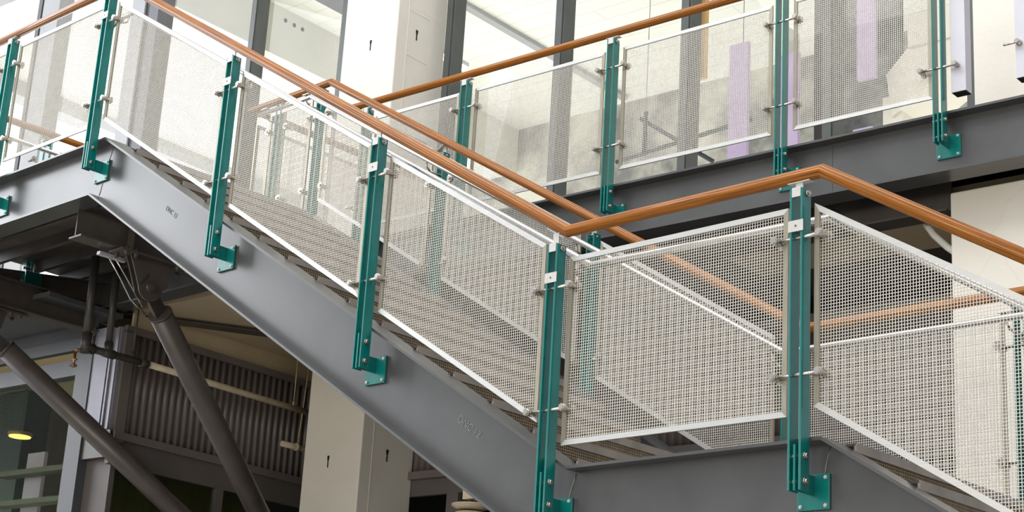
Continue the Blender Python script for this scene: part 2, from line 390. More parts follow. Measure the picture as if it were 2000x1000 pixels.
for pr in (P_LAND, P_FLT, P_PLAIN):
    for ch in list(bpy.data.objects):
        if ch.parent and ch.parent.parent == pr: bpy.data.objects.remove(ch)
    for ch in list(bpy.data.objects):
        if ch.parent == pr: bpy.data.objects.remove(ch)
    bpy.data.objects.remove(pr)

# ------------------------------------------------------------------ woven mesh panels
PITCH, WR, FW = .0138, .00155, .025
def make_panel(x0, x1, zb0, zb1, h, loc, rz, label, group, hv=None):
    """parallelogram x0..x1, bottom edge zb0->zb1, vertical height h"""
    L = x1-x0; sl = (zb1-zb0)/L; k = math.sqrt(1+sl*sl)
    r = empty('mesh_panel', loc, rz)
    def zbot(x): return (x-0)*sl
    outer = [(0, 0), (L, sl*L), (L, sl*L+h), (0, h)]
    vi = FW*k
    inner = [(FW, sl*FW+vi), (L-FW, sl*(L-FW)+vi), (L-FW, sl*(L-FW)+h-vi), (FW, sl*FW+h-vi)]
    mb = MB()
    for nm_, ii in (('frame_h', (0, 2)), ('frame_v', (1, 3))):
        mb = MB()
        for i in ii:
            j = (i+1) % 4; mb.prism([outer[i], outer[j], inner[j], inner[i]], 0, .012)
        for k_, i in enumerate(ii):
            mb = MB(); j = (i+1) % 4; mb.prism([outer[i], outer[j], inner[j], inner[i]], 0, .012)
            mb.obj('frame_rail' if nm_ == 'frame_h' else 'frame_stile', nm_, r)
    m = MB(); y = .008
    n = int((L-2*FW)/PITCH); 
    for i in range(1, n+1):
        x = FW+(L-2*FW)*i/(n+1); a = sl*x+vi-.004; b = sl*x+h-vi+.004
        m.cyl((x, y-.0026, a), (x, y-.0026, b), WR, 6, caps=False)
    zlo, zhi = min(p[1] for p in inner), max(p[1] for p in inner); z = zlo+PITCH*.5
    while z < zhi:
        if abs(sl) < 1e-6: xa, xb = FW, L-FW
        else:
            t1 = (z-vi)/sl; t2 = (z-h+vi)/sl      # bottom edge / top edge crossing
            lo, hi = min(t1, t2), max(t1, t2); xa, xb = max(FW, lo), min(L-FW, hi)
        if xb-xa > .006: m.cyl((xa-.003, y, z), (xb+.003, y, z), WR, 6, caps=False)
        z += PITCH
    m.obj('wire_mesh', 'wire', r)
    return tag(r, label, 'mesh panel', group)
YP = 5.854
GP = 'wire mesh infill panels of the near railing'; GPF = 'wire mesh infill panels of the wall-side railing'; GPW = 'wire mesh infill panels of the walkway railing'
OFF = .083
def seg(xa, xb, za, zb, h, Y, label, group): make_panel(xa, xb, za, zb, h, (xa, Y, za), 0, label, group)
def zfl(x): return 1.64+.612*(-5.22-x)       # bottom line of the sloping panels
seg(-12.3, XF[0]-OFF, 4.275, 4.275, .935, YP, 'mesh panel cut off by the left edge of the picture', GP)
seg(XF[0]+OFF, XF[1]-OFF, 4.275, 4.275, .935, YP, 'rectangular mesh panel on the near upper landing', GP)
nl = ['topmost sloping mesh panel of the near railing, with bright windows behind it', 'middle sloping mesh panel of the near railing, four upright frames showing through',
      'lowest sloping mesh panel of the near railing, ending at the valley of the handrail']
for i in (1, 2, 3):
    a, b = XF[i]+OFF+.004, XF[i+1]-OFF; seg(a, b, zfl(a), zfl(b), .888, YP, nl[i-1], GP)
seg(-5.262, XF[5]-.07, 1.637, 1.637, .918, YP, 'large level mesh panel of the near lower landing, between the two biggest posts', GP)
def zf3(x): return 1.668-.602*(x+3.885)
seg(-3.885, -2.56, zf3(-3.885), zf3(-2.56), .885, YP, 'sloping mesh panel at the lower right corner of the picture', GP)
YPF = 7.774
seg(XA[0]-.60, XA[0]-OFF, 4.25, 4.25, .92, YPF, 'narrow wall-side mesh panel on the upper landing beside the top bend', GPF)
fl_ = ['upper sloping mesh panel of the wall-side railing', 'middle sloping mesh panel of the wall-side railing', 'lowest sloping mesh panel of the wall-side railing behind the near valley joint']
for i in (0, 1, 2):
    a, b = XA[i]+OFF, XA[i+1]-OFF; seg(a, b, zfl(a), zfl(b), .888, YPF, fl_[i], GPF)
seg(XA[3]+OFF, XA[4]-OFF, 1.637, 1.637, .915, YPF, 'level wall-side mesh panel of the lower landing, doubled behind the near mesh', GPF)
seg(-3.865, -2.5, zf3(-3.865), zf3(-2.5), .885, YPF, 'wall-side mesh panel sloping down past the right edge of the picture', GPF)
wl = ['shortest walkway mesh panel, half hidden behind the stair handrails', 'walkway mesh panel between the crossed post and the complete post',
      'walkway mesh panel with a dark window bar and thin pipes behind it', 'walkway mesh panel in front of the dark grey partition and lilac banners']
for i in range(4):
    a, b = AW[i]+OFF-.005, AW[i+1]-OFF+(.03 if i == 3 else 0)
    make_panel(a, b, 4.292, 4.292, .93, B(a, BW+.048, 4.292), TH, wl[i], GPW)
# link bridge railing panel, running towards the building
make_panel(0, 1.15, 0, 0, .92, (-10.52, 7.86, 4.25), math.pi/2, 'mesh panel of the link bridge turned towards the building, seen edge-on through near mesh', 'link bridge mesh panels')
make_panel(0, 1.5, 0, 0, .92, (-12.46, 7.25, 4.25), math.pi/2, 'mesh panel of the link bridge at far left behind the landing', 'link bridge mesh panels')

# ------------------------------------------------------------------ wooden handrails
def oval():
    pts = []
    for i in range(48):
        t = 2*math.pi*i/48; r = .0295
        if i in (2, 7, 22, 17, 43, 29): r = .0268      # routed grooves along both flanks
        pts.append((math.cos(t)*r, math.sin(t)*r))
    return pts
OV = oval()
def handrail(pts, label, group=None):
    o = MB().sweep(pts, OV).obj('wooden_handrail', 'wood'); return tag(o, label, 'handrail', group)
YR = 5.841
x3, z3 = -3.838, 2.684
handrail([(-13, YR, 5.302), (-9.53, YR, 5.302), (-5.267, YR, 2.684), (x3, YR, z3), (x3+2.3, YR, z3-2.3*.602)],
         'orange-brown wooden handrail along the near side of the stair, with a valley and a peak')
handrail([(-10.52, 10.3, 5.275), (-10.52, 7.8, 5.275), (-9.565, 7.8, 5.275), (-5.235, 7.8, 2.672), (x3, 7.8, 2.672), (x3+2.3, 7.8, 2.672-2.3*.602)],
         'wooden handrail along the wall side of the stair, passing behind the near handrail')
handrail([B(-9.44, 9.9, 5.345), B(-9.44, 8.975, 5.345), B(-2.0, 8.975, 5.345)], 'wooden handrail along the walkway, rising to the right')
handrail([(-12.45, 6.2, 5.29), (-12.45, 10.3, 5.29)], 'short run of wooden handrail on the link bridge at far left')
# stainless grab rails
def grab(pts, label):
    return tag(MB().sweep(pts, circle(.019, 16)).obj('grab_rail', 'grab'), label, 'grab rail', 'stainless grab rails inside the stair railings')
g3 = (x3+2.3, 2.53-2.3*.602)
grab([(-9.9, 6.0, 5.10), (-9.8, 6.0, 5.165), (-9.59, 6.0, 5.165), (-5.25, 6.0, 2.55), (-3.90, 6.0, 2.53), (g3[0], 6.0, 2.53-2.362*.612)], 'stainless tube grab rail close behind the near mesh panels')
grab([(-10.2, 7.62, 5.09), (-9.565, 7.62, 5.09), (-5.245, 7.62, 2.492), (-3.84, 7.62, 2.492), (x3+2.3, 7.62, 2.492-2.3*.602)], 'stainless tube grab rail running just below the near handrail, fixed to the wall-side posts')
grab([(-12.36, 6.3, 5.10), (-12.36, 10.2, 5.10)], 'stainless tube grab rail on the link bridge at far left')

# ------------------------------------------------------------------ walkway
walk = empty('walkway', (0, 0, 0), TH); tag(walk, 'level grey steel walkway in front of the upper windows', 'walkway')
A0, A1, WB = -9.5, -1.5, 9.095
mb = MB().box(A0, A1, WB, WB+.012, 3.835, 4.195).box(A0, A1, WB-.085, WB+.012, 4.185, 4.2).box(A0, A1, WB-.085, WB+.10, 3.82, 3.835)
e = mb.obj('edge_beam', 'paint', walk); e['label'] = 'dark glossy grey channel beam facing the viewer'
MB().box(-5.106, -5.098, WB-.003, WB, 3.85, 4.18).obj('splice_seam', 'paint', walk)
MB().box(A0, A1, WB+.03, 10.72, 4.16, 4.19).obj('deck_plate', 'under', walk)
MB().box(A0, -4.45, 9.42, 9.43, 3.72, 4.14).box(A0, -4.45, 9.34, 9.50, 3.70, 3.712).obj('inner_beam', 'under', walk)
for i in range(7): MB().box(A0+.3+i*1.2, A0+.31+i*1.2, WB+.02, 9.5, 3.95, 4.15).obj('cross_joist', 'under', walk)
# link bridge deck behind the upper landing
br = empty('link_bridge', (0, 0, 0)); tag(br, 'short steel bridge deck from the upper landing to the building', 'bridge')
MB().box(-12.6, -10.45, 7.78, 10.5, 4.12, 4.16).obj('deck_plate', 'under', br)
for i in range(6):
    y = 7.9+i*.42; MB().box(-12.6, -10.45, y, y+.05, 4.02, 4.12).obj('deck_joist', 'under', br)
for x in (-12.6, -10.5): MB().box(x, x+.06, 7.78, 10.5, 3.9, 4.14).obj('side_beam', 'under', br)
# diagonal beam under the bridge
d0, d1 = Vector((-13.1, 6.05, 3.79)), Vector((-10.9, 9.85, 3.79)); dd = (d1-d0).normalized(); sd = Vector((dd.y, -dd.x, 0))
mb = MB()
def dbox(w0, w1, z0, z1):
    n = len(mb.v); L = (d1-d0).length; mb.box(0, L, w0, w1, z0, z1, T=lambda x, y, z: d0+dd*x+sd*y+Vector((0, 0, z)))
dbox(-.07, .07, 0, .014); dbox(-.006, .006, .01, .24); dbox(-.07, .07, .236, .25)
tag(mb.obj('diagonal_beam', 'strut'), 'dark steel beam running diagonally under the upper landing towards the cream soffit', 'beam')

# ------------------------------------------------------------------ struts
def strut(p, q, r, label, clevis):
    s = empty('tubular_strut', p); p = Vector(p); q = Vector(q); d = (q-p).normalized()
    a = p+d*.17; L = q-p
    MB().cyl(d*.24, L, r, 32).cyl(d*.235, d*.25, r+.004, 32).obj('tube', 'strut', s)
    mb = MB(); n = len(mb.v); side = Vector((1, 0, 0)); up = d.cross(side).normalized()
    mb.box(-.09, .26, -.055, .055, -.014, .014, T=lambda x, y, z: d*x+up*y+side*z)
    mb.obj('clevis_plate', 'strut', s)
    mb = MB().cyl(side*-.05, side*.05, .036, 20).cyl(side*.05, side*.06, .028, 16); mb.obj('pin', 'strut', s)
    if clevis:
        zt = 3.578-p.z; g = MB()
        prof = [(-.20, zt), (.17, zt), (.14, .03)]+[(.10*math.cos(t), .10*math.sin(t)) for t in [0-.3*k for k in range(11)]]+[(-.13, .06)]
        for sx in (-.034, .022):
            n = len(g.v); k = len(prof)
            for xx in (sx, sx+.012):
                for py, pz in prof: g.v.append(Vector((xx, py, pz)))
            g.face([n+q for q in range(k)]); g.face([n+k+q for q in reversed(range(k))])
            for q in range(k): g.face([n+q, n+k+q, n+k+(q+1) % k, n+(q+1) % k])
        g.box(-.08, .08, -.30, .33, zt-.016, zt); g.obj('gusset', 'strut', s)
        for y in (-.25, -.17, .19, .27):
            for x in (-.06, .06): MB().cyl((x, y, zt-.045), (x, y, zt+.02), .011, 8).cyl((x, y, zt-.036), (x, y, zt-.016), .019, 6).obj('hex_bolt', 'strut', s)
    return tag(s, label, 'strut', 'round steel struts under the stair')
foot = B(-10.5, 10.18, 1.35)
strut((-9.93, 6.62, 3.365), foot, .085, 'dark round steel strut pinned below the I-beam, running down to the right', True)
strut((-12.15, 6.62, 3.40), foot+Vector((-.08, -.02, -.05)), .085, 'dark round steel strut entering from the left edge, the lower of the two', True)

# ------------------------------------------------------------------ building: columns, soffit, facade
def bbox(name, m, a0, a1, b0, b1, z0, z1, parent=None, bevel=0):
    o = MB().box(a0, a1, b0, b1, z0, z1).obj(name, m, parent, bevel); 
    if not parent: o.rotation_euler = (0, 0, TH)
    return o
def broot(name): return empty(name, (0, 0, 0), TH)
GZ = -1.6
c1 = broot('concrete_column'); MB().box(-10.87, -10.18, 10.2, 10.85, GZ, 10.2).obj('shaft', 'column', c1, bevel=.01)
def keyhole(parent, a, b, z, face):
    mb = MB()
    poly = [(-.011, .05), (.013, .046), (.010, .02), (.005, .0), (.006, -.055), (-.005, -.055), (-.006, 0), (-.012, .025)]
    n = len(mb.v); mb.prism(poly, -.003, 0)
    for i in range(n, len(mb.v)):
        v = mb.v[i]; mb.v[i] = Vector((a+v.x, b+v.y, z+v.z)) if face == 'f' else Vector((a-v.y, b+v.x*1.2, z+v.z))
    mb.obj('form_slot', 'black', parent)
for a, z in ((-10.506, 6.668), (-10.563, 2.777)): keyhole(c1, a, 10.2, z, 'f')
for b, z in ((10.46, 6.79), (10.52, 2.86)): keyhole(c1, -10.18, b, z, 's')
for z in (6.55, 7.0, 2.70, 3.05): MB().box(-10.18, -10.177, 10.34, 10.62, z, z+.006).obj('form_ridge', 'column', c1)
MB().box(-10.18, -10.177, 10.335, 10.342, GZ+3, 9.1).obj('form_ridge', 'column', c1)
tag(c1, 'tall cream painted concrete column with keyhole slots, rising behind the stair', 'column')
c2 = bbox('concrete_column', 'column', -4.415, -3.3, 9.32, 10.1, GZ, 3.80, bevel=.012)
tag(c2, 'broad cream concrete column under the walkway at the right', 'column')
c3 = bbox('concrete_column', 'column', -4.83, -3.0, 10.62, 11.1, 4.0, 8.2)
tag(c3, 'cracked off-white concrete pier above the walkway in the upper right corner', 'column')
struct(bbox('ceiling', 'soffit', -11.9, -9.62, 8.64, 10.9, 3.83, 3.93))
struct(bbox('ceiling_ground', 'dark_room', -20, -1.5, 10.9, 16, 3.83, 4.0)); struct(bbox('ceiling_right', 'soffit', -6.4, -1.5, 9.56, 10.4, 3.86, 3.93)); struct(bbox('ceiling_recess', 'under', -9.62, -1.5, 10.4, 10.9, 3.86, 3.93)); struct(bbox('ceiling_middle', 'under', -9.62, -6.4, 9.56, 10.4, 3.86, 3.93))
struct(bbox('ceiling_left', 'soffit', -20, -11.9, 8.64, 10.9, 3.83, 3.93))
# upper room
ZC = 9.9
HOLES = ((13.73, 9.74), (13.89, 9.735), (14.04, 9.735))
struct(bbox('ceiling_upper', 'ceil', -15.8, 0, 10.95, 19.0, ZC, ZC+.25))
struct(bbox('ceiling_edge', 'room', -19.6, -15.92, 10.95, 18.6, 9.2, 9.4))
tb = bbox('trim_1', 'soffit_pale', -15.92, -15.78, 10.95, 18.6, 9.2, ZC); struct(tb)
for b_, z_ in HOLES: MB().cyl((-15.785, b_, z_), (-15.774, b_, z_), .028, 18).obj('round_hole', 'black', tb)
struct(bbox('wall_back', 'stained', -19.6, 0, 18.6, 18.8, 4.15, ZC))
struct(bbox('wall_right', 'room', -3.0, -2.8, 11.15, 18.6, 4.15, ZC))
struct(bbox('floor_upper', 'room', -19.6, -2.8, 10.95, 18.6, 4.02, 4.16))
struct(bbox('trim_2', 'pier', -19.75, -19.45, 10.95, 18.6, 8.98, 9.2))
for i, b in enumerate((12.6, 14.2, 15.8, 17.2)): struct(bbox('trim_%d' % (3+i), 'pier', -19.62, -19.5, b, b+.14, 4.15, 8.98))
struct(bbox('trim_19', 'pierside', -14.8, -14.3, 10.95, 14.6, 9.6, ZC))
w = bbox('window_1', 'daylight', -19.85, -19.83, 10.95, 18.6, 4.15, 9.05); struct(w)
# curtain wall of the upper floor
BG = 10.84
mull = [(-17.75, .20), (-16.85, .10), (-12.86, .11), (-11.47, .10), (-10.045, .10), (-8.73, .10), (-7.39, .10), (-6.07, .10), (-4.90, .10)]
allx = sorted([m[0] for m in mull]+[-14.7])
for i, (a0, a1) in enumerate(zip(allx[:-1], allx[1:])):
    p = struct(bbox('window_%d' % (i+2), 'glass', a0, a1, BG+.02, BG+.028, 4.19, 10.2))
    MB().box(a1-.05, a1+.05, BG-.085, BG+.07, 4.19, 10.2).obj('mullion', 'dark_frame', p, bevel=.003)
    MB().box(a1-.035, a1+.035, BG-.10, BG-.085, 4.19, 10.2).obj('mullion_cap', 'dark_frame', p)
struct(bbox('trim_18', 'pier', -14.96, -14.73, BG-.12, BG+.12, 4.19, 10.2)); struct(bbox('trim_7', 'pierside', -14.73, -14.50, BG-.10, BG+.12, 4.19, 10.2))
struct(bbox('trim_8', 'pier', -16.78, -16.45, BG-.10, BG+.10, 4.19, 10.2))
struct(bbox('trim_9', 'dark_frame', -18.2, -3, BG-.08, BG+.08, 4.0, 4.2)); struct(bbox('trim_10', 'dark_frame', -18.2, -3, BG-.05, BG+.10, 9.9, 10.2))
# pale sheet uprights right of the last walkway post
def upright(a0, a1, label):
    u = broot('sheet_metal_upright')
    MB().box(a0, a1, 8.985, 9.065, 4.30, 6.6).obj('sheet_casing', 'alu', u, bevel=.002); MB().box(a0+.004, a1-.004, 8.99, 9.06, 4.297, 4.301).obj('bottom_opening', 'black', u)
    tag(u, label, 'metal upright', 'pale sheet metal uprights at the end of the walkway railing')
upright(-4.235, -4.140, 'pale lilac-grey sheet metal upright hanging next to the rightmost walkway post')
upright(-3.828, -3.70, 'pale sheet metal upright cut by the right edge of the picture')
def clampobj(a, z, lab):
    o = MB().cyl((a-.09, 8.963, z), (a, 8.963, z), .0068, 12).cyl((a, 8.94, z), (a, 8.978, z), .015, 8).cyl((a, 8.978, z), (a, 9.0, z), .02, 14).obj('rod_clamp', 'steel'); o.rotation_euler = (0, 0, TH)
    return tag(o, lab, 'clamp')
clampobj(-3.80, 4.52, 'small steel rod clamp on the sheet upright at the right edge')

# objects inside the upper room
def hang(name, m, a0, a1, b0, b1, z0, z1, label, cat, group=None): return tag(bbox(name, m, a0, a1, b0, b1, z0, z1), label, cat, group)
GB = 'lilac banners in the upper room'
hang('hanging_banner', 'purple', -7.96, -7.76, 12.3, 12.34, 5.55, 6.85, 'lilac banner left of the walkway post above the handrail peak', 'banner', GB)
hang('hanging_banner', 'purple', -7.42, -7.24, 12.3, 12.34, 5.3, 6.62, 'lilac banner directly right of the walkway post above the handrail peak', 'banner', GB)
hang('hanging_banner', 'purple', -6.66, -6.49, 12.3, 12.34, 6.2, ZC, 'lilac banner hanging highest, over the dark partition', 'banner', GB)
hang('hanging_banner', 'purple', -6.70, -6.52, 12.3, 12.34, 4.6, 5.75, 'short lilac banner showing just above the walkway beam', 'banner', GB)
hang('white_pilaster', 'room', -7.60, -7.46, 12.5, 12.7, 4.15, 7.0, 'narrow white pilaster seen between the bars of a walkway post', 'pilaster')
hang('dark_partition', 'stained_dark', -7.28, -6.62, 13.0, 13.1, 4.15, 7.6, 'mottled dark grey partition behind the walkway mesh', 'partition')
hang('dark_partition', 'dark_room', -7.48, -7.29, 13.0, 13.1, 4.15, 7.6, 'narrow almost black partition between two lilac banners', 'partition')
cb = broot('concrete_corbel')
MB().box(-6.33, -5.3, 12.6, 13.3, 6.55, 6.85).obj('beam_end', 'column', cb)
MB().prism([(-6.55, 6.35), (-6.35, 6.55), (-5.3, 6.55), (-5.3, 6.30), (-6.0, 6.25), (-6.5, 5.95)], 12.62, 13.2).obj('haunch', 'column', cb)
MB().box(-6.60, -6.42, 12.65, 12.9, 4.15, 6.15).obj('stub_column', 'column', cb)
tag(cb, 'cream concrete corbel and haunch behind the walkway mesh near the rightmost post', 'corbel')
hang('yellow_board', 'yellowboard', -7.44, -7.35, 10.98, 11.03, 5.9, 8.2, 'yellow upright board behind the window bar at the top of the picture', 'board')  # yellow light on the mullion side, made as a coloured strip
o = MB().sweep([(-9.09, 12.5, 6.45), (-8.5, 12.9, 6.02)], circle(.022, 10)).sweep([(-9.35, 12.5, 6.05), (-7.9, 12.6, 6.22)], circle(.022, 10)).cyl((-9.02, 12.5, 6.05), (-9.02, 12.5, 6.5), .024, 10).cyl((-9.02, 12.5, 6.5), (-9.02, 12.5, ZC), .003, 6).cyl((-8.0, 12.593, 6.2), (-8.0, 12.593, ZC), .003, 6).obj('thin_pipework', 'tealdark')
o.rotation_euler = (0, 0, TH); tag(o, 'thin dark braced pipes inside the upper room behind the walkway mesh', 'pipes')
o = MB().box(-13.71, -13.6, 11.0, 18.4, ZC-.06, ZC).obj('cable_tray', 'pier'); o.rotation_euler = (0, 0, TH); tag(o, 'long grey conduit strip across the white ceiling of the upper room', 'conduit')
def linear_light(a, b0, b1, label):
    l = broot('linear_light'); MB().box(a-.05, a+.05, b0, b1, 9.28, 9.34).obj('lamp_housing', 'alu', l); MB().box(a-.04, a+.04, b0, b1, 9.24, 9.28).obj('light_tube', 'tube_light', l)
    for b in (b0+.1, b1-.1): MB().cyl((a, b, 9.34), (a, b, ZC), .004, 6).obj('suspension_wire', 'alu', l)
    tag(l, label, 'ceiling light', 'linear lights in the upper room')
linear_light(-14.04, 14.7, 15.4, 'glowing linear ceiling light right beside the tall column')

# ------------------------------------------------------------------ lower building: corrugated box
clad = broot('corrugated_box')
def corr(p0, p1, z0, z1, nrm, pitch=.0745, depth=.012):
    mb = MB(); p0, p1 = Vector(p0), Vector(p1); d = p1-p0; L = d.length; d.normalize(); nrm = Vector(nrm)
    n = int(L/pitch*12)
    for i in range(n+1):
        t = L*i/n; ph = (t/pitch) % 1; h = max(-1, min(1, 1.7*math.sin(2*math.pi*ph)))*depth
        q = p0+d*t+nrm*h; mb.v += [Vector((q.x, q.y, z0)), Vector((q.x, q.y, z1))]
        mb.v += [Vector((q.x, q.y, z0))-nrm*.03, Vector((q.x, q.y, z1))-nrm*.03]
    for i in range(n):
        k = 4*i; mb.face([k, k+1, k+5, k+4], smooth=True); mb.face([k+2, k+6, k+7, k+3])
        mb.face([k, k+4, k+6, k+2]); mb.face([k+1, k+3, k+7, k+5])
    return mb
AC = -11.35
corr((AC, 8.62, 0), (AC, 10.85, 0), 2.76, 3.60, (1, 0, 0)).obj('corrugated_cladding', 'corr', clad)
corr((AC, 10.85, 0), (-3, 10.85, 0), 2.76, 3.60, (0, -1, 0)).obj('corrugated_cladding', 'corr', clad)
MB().box(AC-.02, AC+.03, 8.5, 10.87, 3.60, 3.66).box(AC-.02, AC+.03, 8.5, 8.60, 2.68, 3.62).box(AC-.02, AC+.035, 8.5, 10.87, 2.70, 2.765).box(AC, -3, 10.80, 10.87, 2.70, 2.765).box(AC, -3, 10.80, 10.87, 3.60, 3.66).obj('trim_frame', 'corr', clad)
MB().box(AC-.05, AC+.0, 8.5, 10.87, 2.50, 2.70).box(AC, -3, 10.85, 10.9, 2.56, 2.70).obj('fascia', 'fascia', clad)
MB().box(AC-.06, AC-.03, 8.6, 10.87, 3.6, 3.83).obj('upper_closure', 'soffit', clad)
# corner post of pale channels, left of the cladding
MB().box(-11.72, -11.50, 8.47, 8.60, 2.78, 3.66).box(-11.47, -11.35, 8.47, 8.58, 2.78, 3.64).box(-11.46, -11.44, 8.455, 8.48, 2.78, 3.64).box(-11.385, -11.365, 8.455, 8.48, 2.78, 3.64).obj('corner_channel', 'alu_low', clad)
MB().box(-11.505, -11.465, 8.50, 8.52, 2.78, 3.64).obj('corner_gap', 'black', clad)
MB().box(-11.90, -11.70, 8.46, 8.62, GZ, 3.68).obj('corner_post', 'pier_low', clad)
MB().box(-11.72, -11.35, 8.48, 8.62, 2.55, 2.78).obj('corner_foot', 'strut', clad); MB().box(-11.70, -11.38, 8.55, 8.60, GZ, 2.55).obj('corner_return', 'fascia', clad)
tag(clad, 'brown-grey corrugated metal enclosure with pale corner channels below the soffit', 'cladding')
# shop window under the cladding and left of it
struct(bbox('window_20', 'glass_low', -18, -11.9, 8.55, 8.56, GZ, 3.30))
struct(bbox('window_21', 'glass_low', AC-.03, AC-.02, 8.62, 10.8, GZ, 2.50)); struct(bbox('window_22', 'glass_low', AC, -3, 10.88, 10.89, GZ, 2.56))
struct(bbox('trim_11', 'fascia', AC-.05, AC+.01, 9.66, 9.74, GZ, 2.5)); struct(bbox('trim_12', 'fascia', -9.75, -9.62, 10.84, 10.94, GZ, 2.56)); struct(bbox('trim_13', 'fascia', -7.6, -7.5, 10.84, 10.94, GZ, 2.56))
struct(bbox('trim_14', 'pier_low', -18, -11.7, 8.44, 8.50, 3.50, 3.60)); struct(bbox('trim_15', 'pier_low', -18, -11.7, 8.48, 8.60, 3.60, 3.72)); struct(bbox('trim_16', 'pier_low', -18, -11.7, 8.50, 8.62, 3.30, 3.44))
struct(bbox('trim_17', 'pier_low', -18, -11.4, 7.75, 8.5, 3.72, 3.76))
# ground-floor interior
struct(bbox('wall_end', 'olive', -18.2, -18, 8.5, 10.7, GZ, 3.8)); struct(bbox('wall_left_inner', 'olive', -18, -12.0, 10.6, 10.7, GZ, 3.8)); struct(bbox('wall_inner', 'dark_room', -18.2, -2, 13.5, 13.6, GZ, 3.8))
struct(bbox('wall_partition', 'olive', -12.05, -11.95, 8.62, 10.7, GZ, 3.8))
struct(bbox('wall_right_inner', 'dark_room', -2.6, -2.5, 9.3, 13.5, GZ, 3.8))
hang('hanging_banner', 'purple', -14.60, -14.32, 9.95, 9.99, GZ, 3.12, 'lilac banner behind the ground-floor glass at lower left', 'banner')
hang('dark_pillar', 'tealdark', -15.4, -14.82, 10.0, 10.3, GZ, 3.8, 'dark blue-green pillar behind the glass at the left edge', 'pillar')
hang('inner_post', 'pier', -13.45, -13.25, 10.2, 10.3, GZ, 3.8, 'grey-brown upright behind the ground-floor glass', 'upright')
hang('wall_box', 'tealdark', -12.33, -12.13, 9.3, 9.45, 2.62, 2.86, 'small dark box beside the corner post behind the glass', 'box')
for z, lab in ((2.86, 'upper pale shelf edge crossing the ground-floor glass'), (2.56, 'lower pale shelf edge crossing the ground-floor glass')):
    hang('pale_shelf', 'shelf', -14.8, -12.15, 9.75, 9.9, z, z+.05, lab, 'shelf')
l = broot('round_ceiling_lamp'); MB().cyl((-14.12, 9.5, 3.155), (-14.12, 9.5, 3.165), .105, 28).obj('lamp_disc', 'amber', l); MB().cyl((-14.12, 9.5, 3.165), (-14.12, 9.5, 3.20), .115, 28).obj('lamp_rim', 'brass', l); MB().cyl((-14.12, 9.5, 3.20), (-14.12, 9.5, 3.8), .006, 8).obj('lamp_cord', 'pipe_dark', l)
tag(l, 'round amber lamp glowing behind the ground-floor glass at lower left', 'lamp')
for (a, b, z), lab in (((-12.5, 10.27, 2.83), 'small yellow downlight under the corrugated box, between the struts'), ((-12.5, 11.62, 2.83), 'small yellow downlight low beside the tall column')):
    l = broot('downlight'); MB().box(a-.05, a+.05, b-.04, b+.04, z-.03, z).obj('light_lens', 'amber', l); MB().box(a-.07, a+.07, b-.3, b+.3, z, z+.04).obj('light_track', 'brass', l); MB().cyl((a, b, z+.04), (a, b, 3.83), .006, 8).obj('drop_rod', 'pipe_dark', l)
    tag(l, lab, 'downlight', 'yellow downlights under the building')
l = broot('pendant_lamp'); MB().cyl((-13.0, 9.62, 2.42), (-13.0, 9.62, 2.30), .045, 16, r2=.05).obj('lamp_neck', 'brass', l); MB().cyl((-13.0, 9.62, 2.30), (-13.0, 9.62, 2.12), .06, 24, r2=.2).obj('lamp_shade', 'tealdark', l); MB().cyl((-13.0, 9.62, 2.42), (-13.0, 9.62, 3.8), .008, 8).obj('lamp_cord', 'pipe_dark', l)
tag(l, 'dark pendant lamp with a brass neck between the struts at the bottom edge', 'pendant lamp')
l = broot('tiered_lamp')
ax, bx = -8.38, 9.6
MB().box(ax-.05, ax+.05, bx-.05, bx+.05, 2.20, 2.27).obj('mounting_block', 'ceramic', l)
mb = MB()
for z, r in ((2.15, .15), (2.09, .12), (2.03, .09)): mb.cyl((ax, bx, z), (ax, bx, z+.012), r, 28).cyl((ax, bx, z-.03), (ax, bx, z), r*.6, 28, r2=r)
mb.obj('tiered_shade', 'ceramic', l); MB().cyl((ax, bx, 2.0), (ax, bx, 3.83), .01, 8).obj('stem', 'pipe_dark', l)
tag(l, 'pale tiered round lamp peeking out below the stair stringer right of the column', 'lamp')

# ------------------------------------------------------------------ pipes in front of the cladding
pr = broot('sprinkler_pipe'); AP = -11.1
MB().cyl((AP, 7.95, 3.305), (AP, 8.56, 3.315), .030, 16).obj('dark_pipe_run', 'pipe_dark', pr)
MB().cyl((AP, 8.56, 3.315), (AP, 10.6, 3.30), .027, 16).obj('cream_pipe_run', 'pipe_cream', pr)
MB().cyl((AP, 7.95, 3.33), (AP, 7.93, 4.1), .034, 16).cyl((AP, 8.17, 3.33), (AP, 8.15, 4.1), .029, 16).obj('riser_pipe', 'pipe_dark', pr)
MB().cyl((AP, 7.95, 3.26), (AP, 7.95, 3.42), .042, 16).cyl((AP, 7.92, 3.305), (AP, 8.03, 3.305), .042, 16).obj('pipe_elbow', 'pipe_dark', pr)
MB().cyl((AP, 8.12, 3.308), (AP, 8.23, 3.308), .038, 16).cyl((AP, 8.17, 3.3), (AP, 8.17, 3.40), .036, 16).obj('pipe_tee', 'pipe_dark', pr)
MB().cyl((AP, 8.5, 3.312), (AP, 8.58, 3.312), .034, 16).obj('pipe_coupling', 'pipe_dark', pr)
MB().cyl((AP, 7.86, 3.24), (AP, 7.86, 3.12), .012, 10).cyl((AP, 7.86, 3.14), (AP, 7.86, 3.13), .03, 12).cyl((AP-.03, 7.86, 3.18), (AP+.03, 7.86, 3.18), .008, 8).cyl((AP, 7.86, 3.26), (AP, 7.95, 3.29), .012, 10).obj('sprinkler_head', 'brass', pr)
MB().cyl((AP, 8.42, 3.34), (AP, 8.42, 3.83), .007, 8).cyl((AP, 8.42, 3.30), (AP, 8.42, 3.38), .02, 8).obj('hanger_rod', 'pipe_dark', pr)
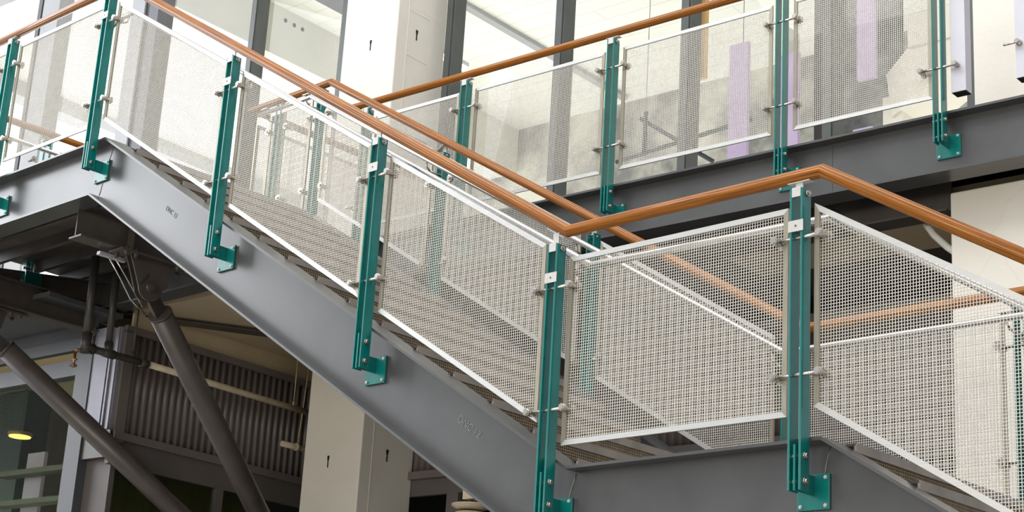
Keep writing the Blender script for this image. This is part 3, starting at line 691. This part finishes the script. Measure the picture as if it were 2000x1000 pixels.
MB().cyl((AP, 10.23, 3.33), (AP, 10.23, 3.83), .006, 8).cyl((AP, 10.23, 3.32), (AP, 10.23, 3.36), .014, 8).obj('hanger_rod', 'rod', pr)
tag(pr, 'dark iron pipe with two risers turning into a cream pipe along the corrugated cladding', 'pipe')
p2 = broot('pipe_stub'); MB().cyl((AP, 10.14, 2.965), (AP, 10.6, 2.97), .026, 14).cyl((AP, 10.30, 2.968), (AP, 10.34, 2.968), .034, 14).obj('pipe_run', 'pipe_cream', p2)
MB().cyl((AP, 10.33, 2.99), (AP, 10.38, 3.83), .006, 8).obj('hanger_rod', 'rod', p2)
tag(p2, 'short cream pipe stub hanging on a thin rod left of the tall column', 'pipe')
o = MB().sweep([(-4.72, 9.6, 3.83), (-4.70, 9.58, 3.72), (-4.62, 9.52, 3.62), (-4.5, 9.46, 3.50), (-4.38, 9.44, 3.40)], circle(.022, 12)).obj('bent_conduit', 'room'); o.rotation_euler = (0, 0, TH)
tag(o, 'bent white conduit between the dark soffit and the right column', 'conduit')
br2 = empty('cable_bracket', (-10.05, 6.35, 3.55))
MB().box(-.02, .02, -.09, .13, -.012, .012).obj('bracket_channel', 'alu', br2)
MB().sweep([(0, 0, -.01), (0, .12, -.14), (0, .22, -.26), (0, .36, -.34)], circle(.006, 8)).sweep([(0, .05, 0), (0, .15, -.10), (0, .33, -.29)], circle(.006, 8)).obj('bracket_strap', 'steel', br2)
tag(br2, 'thin pale steel straps clamped beside the strut head below the I-beam', 'bracket')

# ------------------------------------------------------------------ ground and surroundings
struct(MB().box(-40, 25, -25, 16, GZ-.3, GZ).obj('floor', 'ground'))

# ------------------------------------------------------------------ light
W = bpy.data.worlds.new('world'); bpy.context.scene.world = W; W.use_nodes = True; nt = W.node_tree
bg = nt.nodes['Background']
tc = nt.nodes.new('ShaderNodeTexCoord'); sp = nt.nodes.new('ShaderNodeSeparateXYZ'); nt.links.new(tc.outputs['Generated'], sp.inputs[0])
col = ramp(nt, sp.outputs['Z'], [(0, (.42, .42, .44)), (.25, (.62, .64, .68)), (1, (1, 1, 1.0))])
nt.links.new(col, bg.inputs[0]); bg.inputs[1].default_value = 1.0
def area(name, loc, target, sx, sy, power, color=(1, 1, 1)):
    l = bpy.data.lights.new(name, 'AREA'); l.shape = 'RECTANGLE'; l.size = sx; l.size_y = sy; l.energy = power; l.color = color
    o = bpy.data.objects.new(name, l); C.objects.link(o); o.location = loc
    o.rotation_euler = (Vector(target)-Vector(loc)).to_track_quat('-Z', 'Y').to_euler(); return o
area('skylight', (-6, 2, 13), (-6, 6, 3), 14, 6, 1150)
area('atrium_window_wall', (-24, -.5, 9), (-9, 6, 3.5), 9, 11, 1700, (.93, .96, 1))
area('room_floor_bounce', B(-11, 15, 4.3), B(-11, 15, 8), 16, 6, 300, (1, .99, .96))  # unseen upward fill, added to brighten the upper room ceiling
area('room_left_bounce', B(-17.5, 14, 4.3), B(-17.5, 14, 8), 3.5, 6, 210, (1, .99, .96))  # another unseen fill, added to lift the left part of the room
area('atrium_low_windows', (-3, -14, 3), (-8, 8, 3), 14, 5, 1500, (1, .92, .76))  # added fill from low in front, brightens undersides and the lower column
area('shop_light', B(-14, 9.3, -1.4), B(-14, 9.9, 3), 3, 1.0, 45, (1, .85, .6))  # added fill aimed up from below, keeps the shop's inner wall visible
sc = bpy.context.scene
sc.view_settings.view_transform = 'Standard'; sc.view_settings.look = 'None'; sc.view_settings.gamma = 1
sc.view_settings.use_curve_mapping = False; sc.view_settings.exposure = 0.0
